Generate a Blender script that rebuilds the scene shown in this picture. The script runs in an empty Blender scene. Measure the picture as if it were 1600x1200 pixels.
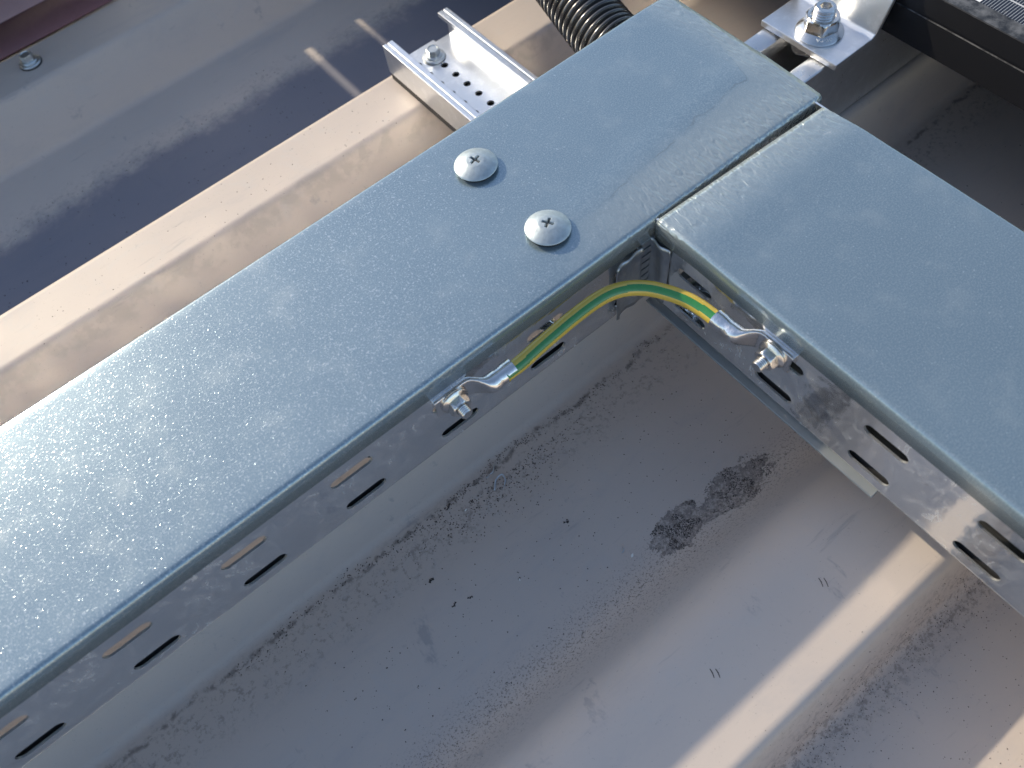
import bpy, bmesh, math, random
from mathutils import Vector, Matrix
random.seed(7)
S = bpy.context.scene
COL = S.collection
PI = math.pi

# ---------------------------------------------------------------- camera
cam_pos = Vector((-0.16772, -0.15143, 0.26810))
RIGHT = Vector((0.7732970, -0.6273191, -0.0921005))
DOWN = Vector((-0.5872513, -0.6538634, -0.4770729))
FWD = Vector((0.2390557, 0.4230052, -0.8740246))
cd = bpy.data.cameras.new('camera')
cam = bpy.data.objects.new('camera', cd)
COL.objects.link(cam)
M3 = Matrix((RIGHT, -DOWN, -FWD)).transposed()
cam.matrix_world = Matrix.Translation(cam_pos) @ M3.to_4x4()
cd.sensor_width = 36
cd.lens = 1268.335 / 1600 * 36
cd.clip_start = 0.005
cd.clip_end = 600
cd.dof.use_dof = True
cd.dof.focus_distance = 0.385
cd.dof.aperture_fstop = 11
S.camera = cam
# ---------------------------------------------------------------- sky and sun
ELEV = math.radians(27.3)
AZ = math.radians(-17.0)
w = bpy.data.worlds.new("World")
S.world = w
w.use_nodes = True
nt = w.node_tree
bg = nt.nodes['Background']
sky = nt.nodes.new('ShaderNodeTexSky')
sky.sky_type = 'NISHITA'
sky.sun_disc = False
sky.sun_elevation = ELEV
sky.sun_rotation = AZ
sky.dust_density = 1.2
sky.ozone_density = 0.15
nt.links.new(sky.outputs[0], bg.inputs[0])
bg.inputs[1].default_value = 0.135
sd = bpy.data.lights.new('sun', 'SUN')
sun = bpy.data.objects.new('sun', sd)
COL.objects.link(sun)
sd.energy = 2.9
sd.angle = math.radians(0.75)
sd.color = (1.0, 0.875, 0.66)
sdir = Vector((math.sin(AZ) * math.cos(ELEV), math.cos(AZ) * math.cos(ELEV), math.sin(ELEV)))
sun.rotation_euler = sdir.to_track_quat('Z', 'Y').to_euler()
S.view_settings.view_transform = 'Standard'
S.view_settings.look = 'None'
S.view_settings.exposure = 0.82
S.view_settings.gamma = 1
cy = S.cycles
cy.use_denoising = True
cy.max_bounces = 8
cy.diffuse_bounces = 4
cy.glossy_bounces = 5
cy.caustics_reflective = True
cy.blur_glossy = 0.0
cy.sample_clamp_indirect = 20

# ---------------------------------------------------------------- material helpers
class NT:
    def __init__(s, name):
        s.m = bpy.data.materials.new(name)
        s.m.use_nodes = True
        s.t = s.m.node_tree
        s.b = s.t.nodes['Principled BSDF']
        s.co = s.t.nodes.new('ShaderNodeTexCoord').outputs['Object']
        s.geo = None
    def n(s, typ, **kw):
        x = s.t.nodes.new(typ)
        for k, v in kw.items():
            setattr(x, k, v)
        return x
    def put(s, sock, v):
        if isinstance(v, bpy.types.NodeSocket):
            s.t.links.new(v, sock)
        else:
            sock.default_value = v
    def math(s, op, a, b=0.0, c=0.0, clamp=False):
        x = s.n('ShaderNodeMath', operation=op, use_clamp=clamp)
        s.put(x.inputs[0], a)
        s.put(x.inputs[1], b)
        s.put(x.inputs[2], c)
        return x.outputs[0]
    def map(s, v, scale=(1, 1, 1), loc=(0, 0, 0), rot=(0, 0, 0)):
        x = s.n('ShaderNodeMapping')
        s.put(x.inputs[0], v)
        x.inputs['Location'].default_value = loc
        x.inputs['Rotation'].default_value = rot
        x.inputs['Scale'].default_value = scale
        return x.outputs[0]
    def noise(s, v, scale, detail=2, rough=0.5, dist=0.0):
        x = s.n('ShaderNodeTexNoise')
        s.put(x.inputs['Vector'], v)
        x.inputs['Scale'].default_value = scale
        x.inputs['Detail'].default_value = detail
        x.inputs['Roughness'].default_value = rough
        x.inputs['Distortion'].default_value = dist
        return x.outputs[0]
    def voro(s, v, scale, feature='F1', out=0):
        x = s.n('ShaderNodeTexVoronoi', feature=feature)
        s.put(x.inputs['Vector'], v)
        x.inputs['Scale'].default_value = scale
        return x.outputs[out]
    def ss(s, v, a, b, lo=0.0, hi=1.0):
        x = s.n('ShaderNodeMapRange', interpolation_type='SMOOTHSTEP')
        s.put(x.inputs[0], v)
        if b < a:
            a, b, lo, hi = b, a, hi, lo
        x.inputs[1].default_value = a
        x.inputs[2].default_value = b
        x.inputs[3].default_value = lo
        x.inputs[4].default_value = hi
        return x.outputs[0]
    def mix(s, f, a, b):
        x = s.n('ShaderNodeMix', data_type='RGBA')
        s.put(x.inputs[0], f)
        s.put(x.inputs[6], a if isinstance(a, bpy.types.NodeSocket) else (*a, 1))
        s.put(x.inputs[7], b if isinstance(b, bpy.types.NodeSocket) else (*b, 1))
        return x.outputs[2]
    def xyz(s, v):
        x = s.n('ShaderNodeSeparateXYZ')
        s.put(x.inputs[0], v)
        return x.outputs
    def bump(s, h, strength=1.0, dist=0.001, prev=None):
        x = s.n('ShaderNodeBump')
        x.inputs['Strength'].default_value = strength
        x.inputs['Distance'].default_value = dist
        s.put(x.inputs['Height'], h)
        if prev is not None:
            s.put(x.inputs['Normal'], prev)
        return x.outputs[0]
    def setp(s, **kw):
        names = dict(col='Base Color', metal='Metallic', rough='Roughness', nrm='Normal', spec='Specular IOR Level', coat='Coat Weight', aniso='Anisotropic')
        for k, v in kw.items():
            i = s.b.inputs[names[k]]
            if k == 'col' and not isinstance(v, bpy.types.NodeSocket):
                v = (*v, 1)
            s.put(i, v)
        return s.m

def simple(name, col, metal=0.0, rough=0.5, bscale=None, bdist=0.0001, var=0.0, vscale=200, **kw):
    k = NT(name)
    c = col
    if var:
        f = k.noise(k.co, vscale, 4, 0.6)
        c = k.mix(f, tuple(x * (1 - var) for x in col), tuple(min(1, x * (1 + var)) for x in col))
    k.setp(col=c, metal=metal, rough=rough, **kw)
    if bscale:
        k.setp(nrm=k.bump(k.noise(k.co, bscale, 3, 0.6), 1.0, bdist))
    return k.m

# ---- galvanised lid: zinc skin with tiny raised flecks
def galv_lid(name, hammer):
    k = NT(name)
    x, y, z = k.xyz(k.co)
    big = k.noise(k.co, 14, 3, 0.55)
    mid = k.noise(k.co, 60, 4, 0.6)
    warp = k.n('ShaderNodeVectorMath', operation='ADD')
    k.put(warp.inputs[0], k.co)
    wn = k.n('ShaderNodeTexNoise')
    k.put(wn.inputs['Vector'], k.co)
    wn.inputs['Scale'].default_value = 500
    sc = k.n('ShaderNodeVectorMath', operation='SCALE')
    k.put(sc.inputs[0], wn.outputs['Color'])
    sc.inputs['Scale'].default_value = 0.0011
    k.put(warp.inputs[1], sc.outputs[0])
    wv = warp.outputs[0]
    zz = None
    fl = k.noise(k.map(wv, (1, 0.55, 1), rot=(0, 0, 0.5)), 1350, 1.0, 0.5)
    fl2 = k.noise(k.map(wv, (0.6, 1, 1), (3, 1, 0), rot=(0, 0, 0.2)), 1450, 1.0, 0.5)
    fmax = k.math('MAXIMUM', fl, fl2)
    # fleck mask; spangle thickened leftwards to paint in the sun sparkle
    zone = k.ss(k.math('ADD', x, k.math('MULTIPLY', big, 0.12)), 0.10, -0.06)
    thr = k.math('ADD', 0.740, k.math('MULTIPLY', zone, -0.095))
    fm = k.math('MULTIPLY', k.math('SUBTRACT', fmax, thr), 22, clamp=True)
    base = k.mix(big, (0.205, 0.285, 0.345), (0.265, 0.350, 0.405))
    base = k.mix(k.math('MULTIPLY', k.ss(mid, 0.5, 0.75), 0.25), base, (0.46, 0.51, 0.52))
    fine = k.noise(k.co, 1500, 2, 0.6)
    base = k.mix(k.math('MULTIPLY', k.ss(fine, 0.4, 0.7), 0.30), base, (0.55, 0.60, 0.61))
    # chalky tone painting the pale sheen of the strips bent in the joint
    mats = base
    ham = 0.0
    if hammer == 'A':
        d = k.math('MULTIPLY', k.ss(y, 0.034, 0.004), k.ss(x, -0.055, 0.03))
        d2 = k.ss(x, 0.080, 0.100)
        d = k.math('MAXIMUM', d, k.math('MULTIPLY', d2, 0.7))
    elif hammer == 'B':
        d = k.ss(y, -0.030, -0.006)
    if hammer:
        wv2 = k.noise(k.map(k.co, (1.0, 0.28, 1), rot=(0, 0, 0.35)), 520, 1.5, 0.5, 0.7)
        ham = k.math('MULTIPLY', d, wv2)
        mats = k.mix(k.math('MULTIPLY', d, 0.6), base, (0.47, 0.505, 0.49))
        fm = k.math('MULTIPLY', fm, k.math('SUBTRACT', 1.0, k.math('MULTIPLY', d, 0.9)))
    if hammer == 'A':
        wob = k.math('MULTIPLY', k.math('SUBTRACT', k.noise(k.map(k.co, (1, 1, 1)), 45, 4, 0.6), 0.5), 0.012)
        yc = k.math('ADD', k.math('ADD', 0.0215, k.math('MULTIPLY', x, 0.105)), wob)
        yc = k.math('ADD', yc, k.math('MULTIPLY', k.ss(x, 0.085, 0.104), 0.045))
        dl = k.math('SUBTRACT', y, yc)
        ln = k.math('MULTIPLY', k.ss(k.math('ABSOLUTE', dl), 0.0007, 0.0001), k.ss(x, -0.035, 0.0))
        ln = k.math('MULTIPLY', ln, k.ss(k.noise(k.co, 70, 3), 0.38, 0.6))
        mats = k.mix(k.math('MULTIPLY', ln, 0.32), mats, (0.16, 0.17, 0.17))
        ch = k.math('MULTIPLY', k.ss(dl, 0.001, -0.003), k.ss(x, -0.05, 0.0))
        mats = k.mix(k.math('MULTIPLY', ch, 0.30), mats, (0.44, 0.475, 0.46))
    # scuffs
    sc1 = k.noise(k.map(k.co, (1, 3, 1), rot=(0, 0, 0.9)), 90, 5, 0.75)
    scm = k.math('MULTIPLY', k.ss(sc1, 0.60, 0.72), k.ss(k.noise(k.co, 30, 2), 0.5, 0.65))
    mats = k.mix(k.math('MULTIPLY', scm, 0.4), mats, (0.72, 0.74, 0.72))
    # paler zinc flecks, thickest where the sun would sparkle
    mats = k.mix(k.math('MULTIPLY', fm, 0.42), mats, (0.74, 0.79, 0.80))
    rough = k.math('ADD', 0.185, k.math('MULTIPLY', mid, 0.08))
    rough = k.math('SUBTRACT', rough, k.math('MULTIPLY', fm, 0.08))
    k.setp(col=mats, metal=0.64, rough=rough, spec=0.3)
    h = k.ss(fmax, 0.60, 0.76)
    n1 = k.bump(h, 0.5, 0.000045)
    n1 = k.bump(fine, 0.25, 0.00004, n1)
    n2 = k.bump(big, 0.3, 0.0008, n1)
    if hammer:
        n2 = k.bump(ham, 1.0, 0.0008, n2)
    k.setp(nrm=n2)
    return k.m

# ---- galvanised tray wall: smooth, mirror-like with chalky smears
def galv_wall(name):
    k = NT(name)
    x, y, z = k.xyz(k.co)
    n1 = k.noise(k.map(k.co, (1, 1, 0.6)), 190, 6, 0.78, 0.9)
    n2 = k.noise(k.co, 34, 3, 0.6)
    sm = k.math('MULTIPLY', k.ss(n1, 0.42, 0.74), k.ss(n2, 0.30, 0.65))
    base = k.mix(n2, (0.70, 0.72, 0.74), (0.82, 0.83, 0.84))
    col = k.mix(k.math('MULTIPLY', sm, 0.6), base, (0.86, 0.86, 0.86))
    r = k.math('ADD', 0.055, k.math('MULTIPLY', sm, 0.36))
    r = k.math('ADD', r, k.math('MULTIPLY', k.noise(k.co, 300, 2), 0.05))
    k.setp(col=col, metal=k.math('SUBTRACT', 0.96, k.math('MULTIPLY', sm, 0.25)), rough=r)
    h = k.math('ADD', k.math('MULTIPLY', k.noise(k.co, 65, 2, 0.5), 1.0), k.math('MULTIPLY', k.noise(k.co, 420, 2), 0.06))
    k.setp(nrm=k.bump(h, 0.9, 0.0009))
    return k.m

# ---- painted roof sheet
def roof_mat():
    k = NT('roof_paint')
    x, y, z = k.xyz(k.co)
    n1 = k.noise(k.co, 6, 4, 0.6)
    n2 = k.noise(k.map(k.co, (0.5, 1.4, 1)), 38, 5, 0.65, 0.4)
    c = k.mix(n1, (0.48, 0.412, 0.368), (0.55, 0.478, 0.425))
    c = k.mix(k.math('MULTIPLY', k.ss(n2, 0.5, 0.75), 0.35), c, (0.37, 0.345, 0.35))
    # wiped, cloudy cleaner patches on the crests
    wp = k.noise(k.map(k.co, (1, 1, 1), rot=(0, 0, 0.4)), 55, 6, 0.7, 1.0)
    c = k.mix(k.math('MULTIPLY', k.ss(wp, 0.52, 0.7), 0.35), c, (0.47, 0.44, 0.42))
    # streaks
    st = k.noise(k.map(k.co, (0.6, 5, 1), rot=(0, 0, 0.9)), 40, 4, 0.7)
    c = k.mix(k.math('MULTIPLY', k.ss(st, 0.62, 0.75), 0.30), c, (0.22, 0.21, 0.22))
    grit = k.noise(k.co, 900, 3, 0.7)
    spots = k.noise(k.co, 330, 4, 0.75)
    wob = k.math('MULTIPLY', k.math('SUBTRACT', k.noise(k.map(k.co, (1, 0.2, 1)), 34, 4, 0.65), 0.5), 0.014)
    yy = k.math('ADD', y, wob)
    def band(c0, hw, hi=0.0):
        return k.ss(k.math('ABSOLUTE', k.math('SUBTRACT', yy, c0)), hw, hi)
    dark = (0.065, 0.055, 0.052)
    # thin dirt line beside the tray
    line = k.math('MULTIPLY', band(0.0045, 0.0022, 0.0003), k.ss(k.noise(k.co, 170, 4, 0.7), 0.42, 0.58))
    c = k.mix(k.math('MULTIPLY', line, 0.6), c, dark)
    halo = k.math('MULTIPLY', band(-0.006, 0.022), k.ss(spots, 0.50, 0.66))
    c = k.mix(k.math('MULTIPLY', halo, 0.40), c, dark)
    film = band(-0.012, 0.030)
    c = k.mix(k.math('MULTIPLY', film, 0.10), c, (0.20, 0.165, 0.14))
    # speckle along the far side of the pan
    sp = k.math('MULTIPLY', band(-0.090, 0.020, 0.002), k.ss(grit, 0.52, 0.64))
    c = k.mix(k.math('MULTIPLY', sp, 0.55), c, dark)
    sp2 = k.math('MULTIPLY', band(-0.186, 0.016, 0.002), k.ss(spots, 0.47, 0.63))
    c = k.mix(k.math('MULTIPLY', sp2, 0.45), c, dark)
    sp3 = k.math('MULTIPLY', band(0.345, 0.020, 0.002), k.ss(spots, 0.50, 0.66))
    c = k.mix(k.math('MULTIPLY', sp3, 0.28), c, dark)
    sp4 = k.math('MULTIPLY', band(0.207, 0.006, 0.001), k.ss(k.noise(k.co, 120, 3), 0.4, 0.6))
    c = k.mix(k.math('MULTIPLY', sp4, 0.22), c, (0.17, 0.15, 0.14))
    # darker bluish strip with a ragged edge in the far pan
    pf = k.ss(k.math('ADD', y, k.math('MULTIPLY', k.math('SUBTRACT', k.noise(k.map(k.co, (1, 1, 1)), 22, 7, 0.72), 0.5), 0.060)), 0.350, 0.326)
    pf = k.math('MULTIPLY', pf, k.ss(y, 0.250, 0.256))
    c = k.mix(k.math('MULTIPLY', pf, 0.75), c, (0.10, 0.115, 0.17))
    # general fine grit
    gg = k.ss(grit, 0.66, 0.72)
    c = k.mix(k.math('MULTIPLY', gg, 0.45), c, dark)
    # two joined mud patches with a ragged rim
    def blob(cx, cyy, rx, ry, a):
        v = k.map(k.co, (1, 1, 1), (-cx, -cyy, 0))
        v = k.map(v, (1 / rx, 1 / ry, 0), rot=(0, 0, a))
        ln = k.n('ShaderNodeVectorMath', operation='LENGTH')
        k.put(ln.inputs[0], v)
        return k.math('ADD', ln.outputs[1], k.math('MULTIPLY', k.math('SUBTRACT', k.noise(k.co, 75, 7, 0.75), 0.5), 3.0))
    b = k.math('MINIMUM', blob(-0.0140, -0.0835, 0.0190, 0.0095, 0.15), blob(-0.0515, -0.0810, 0.0165, 0.0085, -0.1))
    b = k.math('MINIMUM', b, blob(-0.0335, -0.0845, 0.0120, 0.0055, 0.0))
    inside = k.ss(b, 1.03, 0.93)
    rim = k.math('MULTIPLY', k.ss(k.math('ABSOLUTE', k.math('SUBTRACT', b, 0.97)), 0.10, 0.01), 1.0)
    tex = k.ss(k.noise(k.co, 520, 4, 0.75), 0.38, 0.58)
    bm_ = k.math('MULTIPLY', inside, k.math('ADD', 0.30, k.math('MULTIPLY', tex, 0.70)))
    c = k.mix(k.math('MULTIPLY', bm_, 0.60), c, (0.065, 0.055, 0.052))
    c = k.mix(k.math('MULTIPLY', rim, 0.40), c, (0.06, 0.05, 0.045))
    # grey smears
    smr = k.math('MULTIPLY', k.ss(k.noise(k.map(k.co, (1, 0.5, 1), rot=(0, 0, 0.7)), 48, 5, 0.7), 0.62, 0.70), 0.35)
    c = k.mix(smr, c, (0.17, 0.17, 0.20))
    rough = k.math('ADD', 0.44, k.math('MULTIPLY', n2, 0.2))
    rough = k.math('ADD', rough, k.math('MULTIPLY', bm_, 0.35))
    k.setp(col=c, rough=rough, spec=0.4)
    h = k.math('ADD', k.math('MULTIPLY', grit, 0.25), k.math('MULTIPLY', inside, 1.2))
    nn = k.bump(h, 0.5, 0.0003)
    nn = k.bump(k.noise(k.co, 9, 2), 0.35, 0.006, nn)
    k.setp(nrm=nn)
    return k.m

LID_A = galv_lid('galvanised_lid_skin', 'A')
LID_B = galv_lid('galvanised_branch_lid_skin', 'B')
WALL = galv_wall('galvanised_wall')
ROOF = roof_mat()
def alu_mat(name, c, r, ax):
    k = NT(name)
    sc = {'x': (0.02, 1, 1), 'y': (1, 0.02, 1)}[ax]
    s = k.noise(k.map(k.co, sc), 900, 3, 0.6)
    blot = k.noise(k.co, 160, 5, 0.7)
    col = k.mix(k.math('MULTIPLY', k.ss(blot, 0.48, 0.7), 0.5), c, tuple(min(1, v * 1.25) for v in c))
    k.setp(col=col, metal=0.92, rough=k.math('ADD', r, k.math('MULTIPLY', blot, 0.16)))
    k.setp(nrm=k.bump(s, 0.35, 0.00012))
    return k.m
ALU = alu_mat('mill_aluminium', (0.72, 0.74, 0.77), 0.24, 'y')
ALU_X = alu_mat('mill_aluminium_rail', (0.70, 0.71, 0.73), 0.22, 'x')
STEEL = simple('stainless_steel', (0.66, 0.65, 0.63), 1.0, 0.20, 700, 0.00006, 0.12, 500)
ZINC = simple('zinc_plated_steel', (0.60, 0.63, 0.64), 0.9, 0.33, 900, 0.00008, 0.18, 420)
TIN = simple('tinned_copper', (0.74, 0.73, 0.72), 1.0, 0.17, 350, 0.00018, 0.10, 300)
DOME = simple('dull_zinc_cap', (0.40, 0.455, 0.485), 0.60, 0.42, 1200, 0.00010, 0.34, 420)
RECESS = simple('recess_shade_zinc', (0.16, 0.16, 0.15), 0.6, 0.6, 1500, 0.0001)  # darker zinc tone paints shade into the cross recess
RUBBER = simple('black_rubber', (0.02, 0.02, 0.022), 0.0, 0.6)
HOSE = simple('black_polyamide', (0.022, 0.022, 0.024), 0.0, 0.22, spec=1.0)
FRAME = simple('black_anodised', (0.010, 0.010, 0.012), 0.0, 0.38, 1500, 0.00003, 0.3, 90, spec=0.35)
GREEN = simple('green_insulation', (0.022, 0.19, 0.040), 0.0, 0.27, 1100, 0.00003, 0.15, 600, spec=1.0)
YELLOW = simple('yellow_insulation', (0.55, 0.40, 0.055), 0.0, 0.27, 1100, 0.00003, 0.08, 600, spec=1.0)
COPPER = simple('bare_copper', (0.65, 0.30, 0.16), 1.0, 0.3)
GRIT = simple('soil_grit', (0.06, 0.048, 0.042), 0.0, 0.9, None, 0, 0.5, 900)
SHAVE = simple('bright_shaving', (0.55, 0.60, 0.66), 1.0, 0.3)
WHITE = simple('white_chip', (0.72, 0.73, 0.70), 0.0, 0.6)
MAROON = simple('blur_maroon', (0.27, 0.13, 0.135), 0.0, 0.5, 60, 0.001, 0.25, 12)
DUSTPINK = simple('blur_dusty_pink', (0.50, 0.32, 0.32), 0.0, 0.5, 60, 0.001, 0.15, 12)

# ---------------------------------------------------------------- object helpers
def mk(name, bm, mat, parent=None, smooth=True, angle=35, mats=None):
    bmesh.ops.recalc_face_normals(bm, faces=bm.faces[:])
    me = bpy.data.meshes.new(name)
    bm.to_mesh(me)
    bm.free()
    for m in (mats or [mat]):
        me.materials.append(m)
    if smooth:
        me.shade_smooth()
        me.set_sharp_from_angle(angle=math.radians(angle))
    o = bpy.data.objects.new(name, me)
    COL.objects.link(o)
    if parent is not None:
        o.parent = parent
    return o

def thing(name, label, cat, loc=(0, 0, 0), rot=(0, 0, 0), group=None):
    o = bpy.data.objects.new(name, None)
    o.empty_display_size = 0.01
    COL.objects.link(o)
    o.location = loc
    o.rotation_euler = rot
    tag(o, label, cat, group)
    return o

def tag(o, label, cat, group=None, kind=None):
    if label:
        o['label'] = label
    if cat:
        o['category'] = cat
    if group:
        o['group'] = group
    if kind:
        o['kind'] = kind
    return o

def solid(o, t, off=-1):
    m = o.modifiers.new('thickness', 'SOLIDIFY')
    m.thickness = t
    m.offset = off
    m.use_quality_normals = True
    return o
RIM = simple('cut_zinc_edge', (0.85, 0.86, 0.88), 0.9, 0.35)

def bevel(o, wd, seg=2, ang=40):
    m = o.modifiers.new('soft_edges', 'BEVEL')
    m.width = wd
    m.segments = seg
    m.limit_method = 'ANGLE'
    m.angle_limit = math.radians(ang)
    return o

def box(bm, x0, x1, y0, y1, z0, z1):
    vs = [bm.verts.new((x, y, z)) for x in (x0, x1) for y in (y0, y1) for z in (z0, z1)]
    for f in ((0, 1, 3, 2), (4, 6, 7, 5), (0, 4, 5, 1), (2, 3, 7, 6), (0, 2, 6, 4), (1, 5, 7, 3)):
        bm.faces.new([vs[i] for i in f])

def lathe(bm, prof, n=48, cap0=False, cap1=False, M=None, phase=0.0):
    M = M or Matrix.Identity(4)
    rings = []
    for r, z in prof:
        rings.append([bm.verts.new(M @ Vector((r * math.cos(2 * PI * i / n + phase), r * math.sin(2 * PI * i / n + phase), z))) for i in range(n)])
    for a, b in zip(rings, rings[1:]):
        for i in range(n):
            bm.faces.new((a[i], a[(i + 1) % n], b[(i + 1) % n], b[i]))
    if cap0:
        bm.faces.new(list(reversed(rings[0])))
    if cap1:
        bm.faces.new(rings[-1])
    return rings

def fillet(pts, rad, seg=6, support=0.0):
    """round the inner corners of a polyline; rad is one value per corner"""
    out = [Vector(pts[0])]
    for i in range(1, len(pts) - 1):
        p0, p1, p2 = Vector(pts[i - 1]), Vector(pts[i]), Vector(pts[i + 1])
        a = (p0 - p1).normalized()
        b = (p2 - p1).normalized()
        ang = math.acos(max(-1, min(1, a.dot(b))))
        r = rad[i - 1] if isinstance(rad, (list, tuple)) else rad
        if r <= 0 or ang > PI - 0.02:
            out.append(p1)
            continue
        t = r / math.tan(ang / 2)
        t = min(t, (p0 - p1).length * 0.49, (p2 - p1).length * 0.49)
        s, e = p1 + a * t, p1 + b * t
        cdir = (a + b).normalized()
        rr = t * math.tan(ang / 2)
        c = p1 + cdir * (rr / math.sin(ang / 2))
        if support:
            out.append(s + a * support)
        va, vb = s - c, e - c
        tot = va.angle(vb)
        for j in range(seg + 1):
            f = j / seg
            out.append(c + (va * math.sin((1 - f) * tot) + vb * math.sin(f * tot)) / math.sin(tot))
        if support:
            out.append(e + b * support)
    out.append(Vector(pts[-1]))
    return out

def catmull(P, n):
    P = [Vector(p) for p in P]
    P = [P[0] * 2 - P[1]] + P + [P[-1] * 2 - P[-2]]
    out = []
    for i in range(1, len(P) - 2):
        for j in range(n):
            t = j / n
            a, b, c, d = P[i - 1:i + 3]
            out.append(0.5 * ((2 * b) + (-a + c) * t + (2 * a - 5 * b + 4 * c - d) * t * t + (-a + 3 * b - 3 * c + d) * t ** 3))
    out.append(P[-2])
    return out
def tube(bm, path, rfun, n, up=Vector((0, 0, 1)), matfun=None):
    rings = []
    for i, p in enumerate(path):
        a = path[max(0, i - 1)]
        b = path[min(len(path) - 1, i + 1)]
        t = (b - a).normalized()
        sx = t.cross(up).normalized()
        uy = sx.cross(t).normalized()
        r = rfun(i)
        rings.append([bm.verts.new(p + (sx * math.cos(2 * PI * k / n) + uy * math.sin(2 * PI * k / n)) * r) for k in range(n)])
    for i, (a, b) in enumerate(zip(rings, rings[1:])):
        for k in range(n):
            f = bm.faces.new((a[k], a[(k + 1) % n], b[(k + 1) % n], b[k]))
            if matfun:
                f.material_index = matfun(i / len(rings), (k + 0.5) / n * 360)
    return rings

def loft(bm, rows, closed=False):
    vr = [[bm.verts.new(p) for p in r] for r in rows]
    n = len(vr[0])
    for a, b in zip(vr, vr[1:]):
        for i in range(n if closed else n - 1):
            bm.faces.new((a[i], a[(i + 1) % n], b[(i + 1) % n], b[i]))
    return vr

# ---------------------------------------------------------------- roof and ground
ZC, ZP = -0.085, -0.120
ribs = []
for k in range(-22, 30):
    c = -0.1378 + 0.1828 * k
    h1 = h2 = 0.0203
    w1 = w2 = 0.021
    if k == 0:
        h1, w1, w2 = 0.0340, 0.012, 0.027
    if k == 1:
        c, w1, w2 = 0.0455, 0.0135, 0.019
    if k >= 3:
        c += 0.0265
    if k == 2:
        c, h1, h2 = 0.2288, 0.0185, 0.0185
    ribs.append((c, h1, h2, w1, w2))
pts, rad = [(0, -5.0, ZP)], []
for c, h1, h2, w1, w2 in ribs:
    pts += [(0, c - h1 - w1, ZP), (0, c - h1, ZC), (0, c + h2, ZC), (0, c + h2 + w2, ZP)]
    rad += [0.006, 0.006, 0.030, 0.022] if abs(c + 0.1378) < 0.01 else [0.006, 0.006, 0.006, 0.006]
pts.append((0, 6.5, ZP))
prof = fillet(pts, rad, 7, 0.0006)
bm = bmesh.new()
xs = [-6, -2.5, -1.2, -0.6, -0.3, 0, 0.3, 0.6, 1.2, 2.5, 6]
loft(bm, [[Vector((x, p.y, p.z)) for p in prof] for x in xs])
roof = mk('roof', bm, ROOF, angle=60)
tag(roof, 'beige painted metal roof sheet with parallel ribs', 'roof', kind='structure')
bm = bmesh.new()
box(bm, -300, 300, -300, 300, -4.2, -4.0)
g = mk('ground', bm, simple('field_soil', (0.12, 0.12, 0.08), 0, 0.9, None, 0, 0.3, 0.3), smooth=False)
tag(g, 'flat ground far below the roof edge', 'ground', kind='structure')

# ---------------------------------------------------------------- cable tray with slotted walls
def slot_pts(cu, cv, L, H, n=28):
    out = []
    r = H / 2
    hl = L / 2 - r
    for i in range(n):
        a = 2 * PI * (i + 0.5) / n
        out.append((cu + r * math.cos(a) + (hl if math.cos(a) > 0 else -hl), cv + r * math.sin(a)))
    return out

def cell(bm, P, u0, u1, v0, v1, cu, cv, L, H):
    """one rectangle of sheet with a rounded slot; P maps (u, v) to a point"""
    sp = slot_pts(cu, cv, L, H)
    n = len(sp)
    outer = []
    for (a, b) in sp:
        # project radially from the slot's centre line to the rectangle edge
        du, dv = a - cu, b - cv
        du /= (u1 - u0) / 2
        dv /= (v1 - v0) / 2
        s = 1 / max(abs(du), abs(dv))
        outer.append([cu + (a - cu) * s, cv + (b - cv) * s])
    # snap the four nearest to the corners
    for (x, y) in ((u0, v0), (u1, v0), (u0, v1), (u1, v1)):
        j = min(range(n), key=lambda q: (outer[q][0] - x) ** 2 + (outer[q][1] - y) ** 2)
        outer[j] = [x, y]
    for o_ in outer:
        o_[0] = min(max(o_[0], u0), u1)
        o_[1] = min(max(o_[1], v0), v1)
    A = [bm.verts.new(P(*q)) for q in outer]
    B = [bm.verts.new(P(*q)) for q in sp]
    for i in range(n):
        bm.faces.new((A[i], A[(i + 1) % n], B[(i + 1) % n], B[i]))

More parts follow.
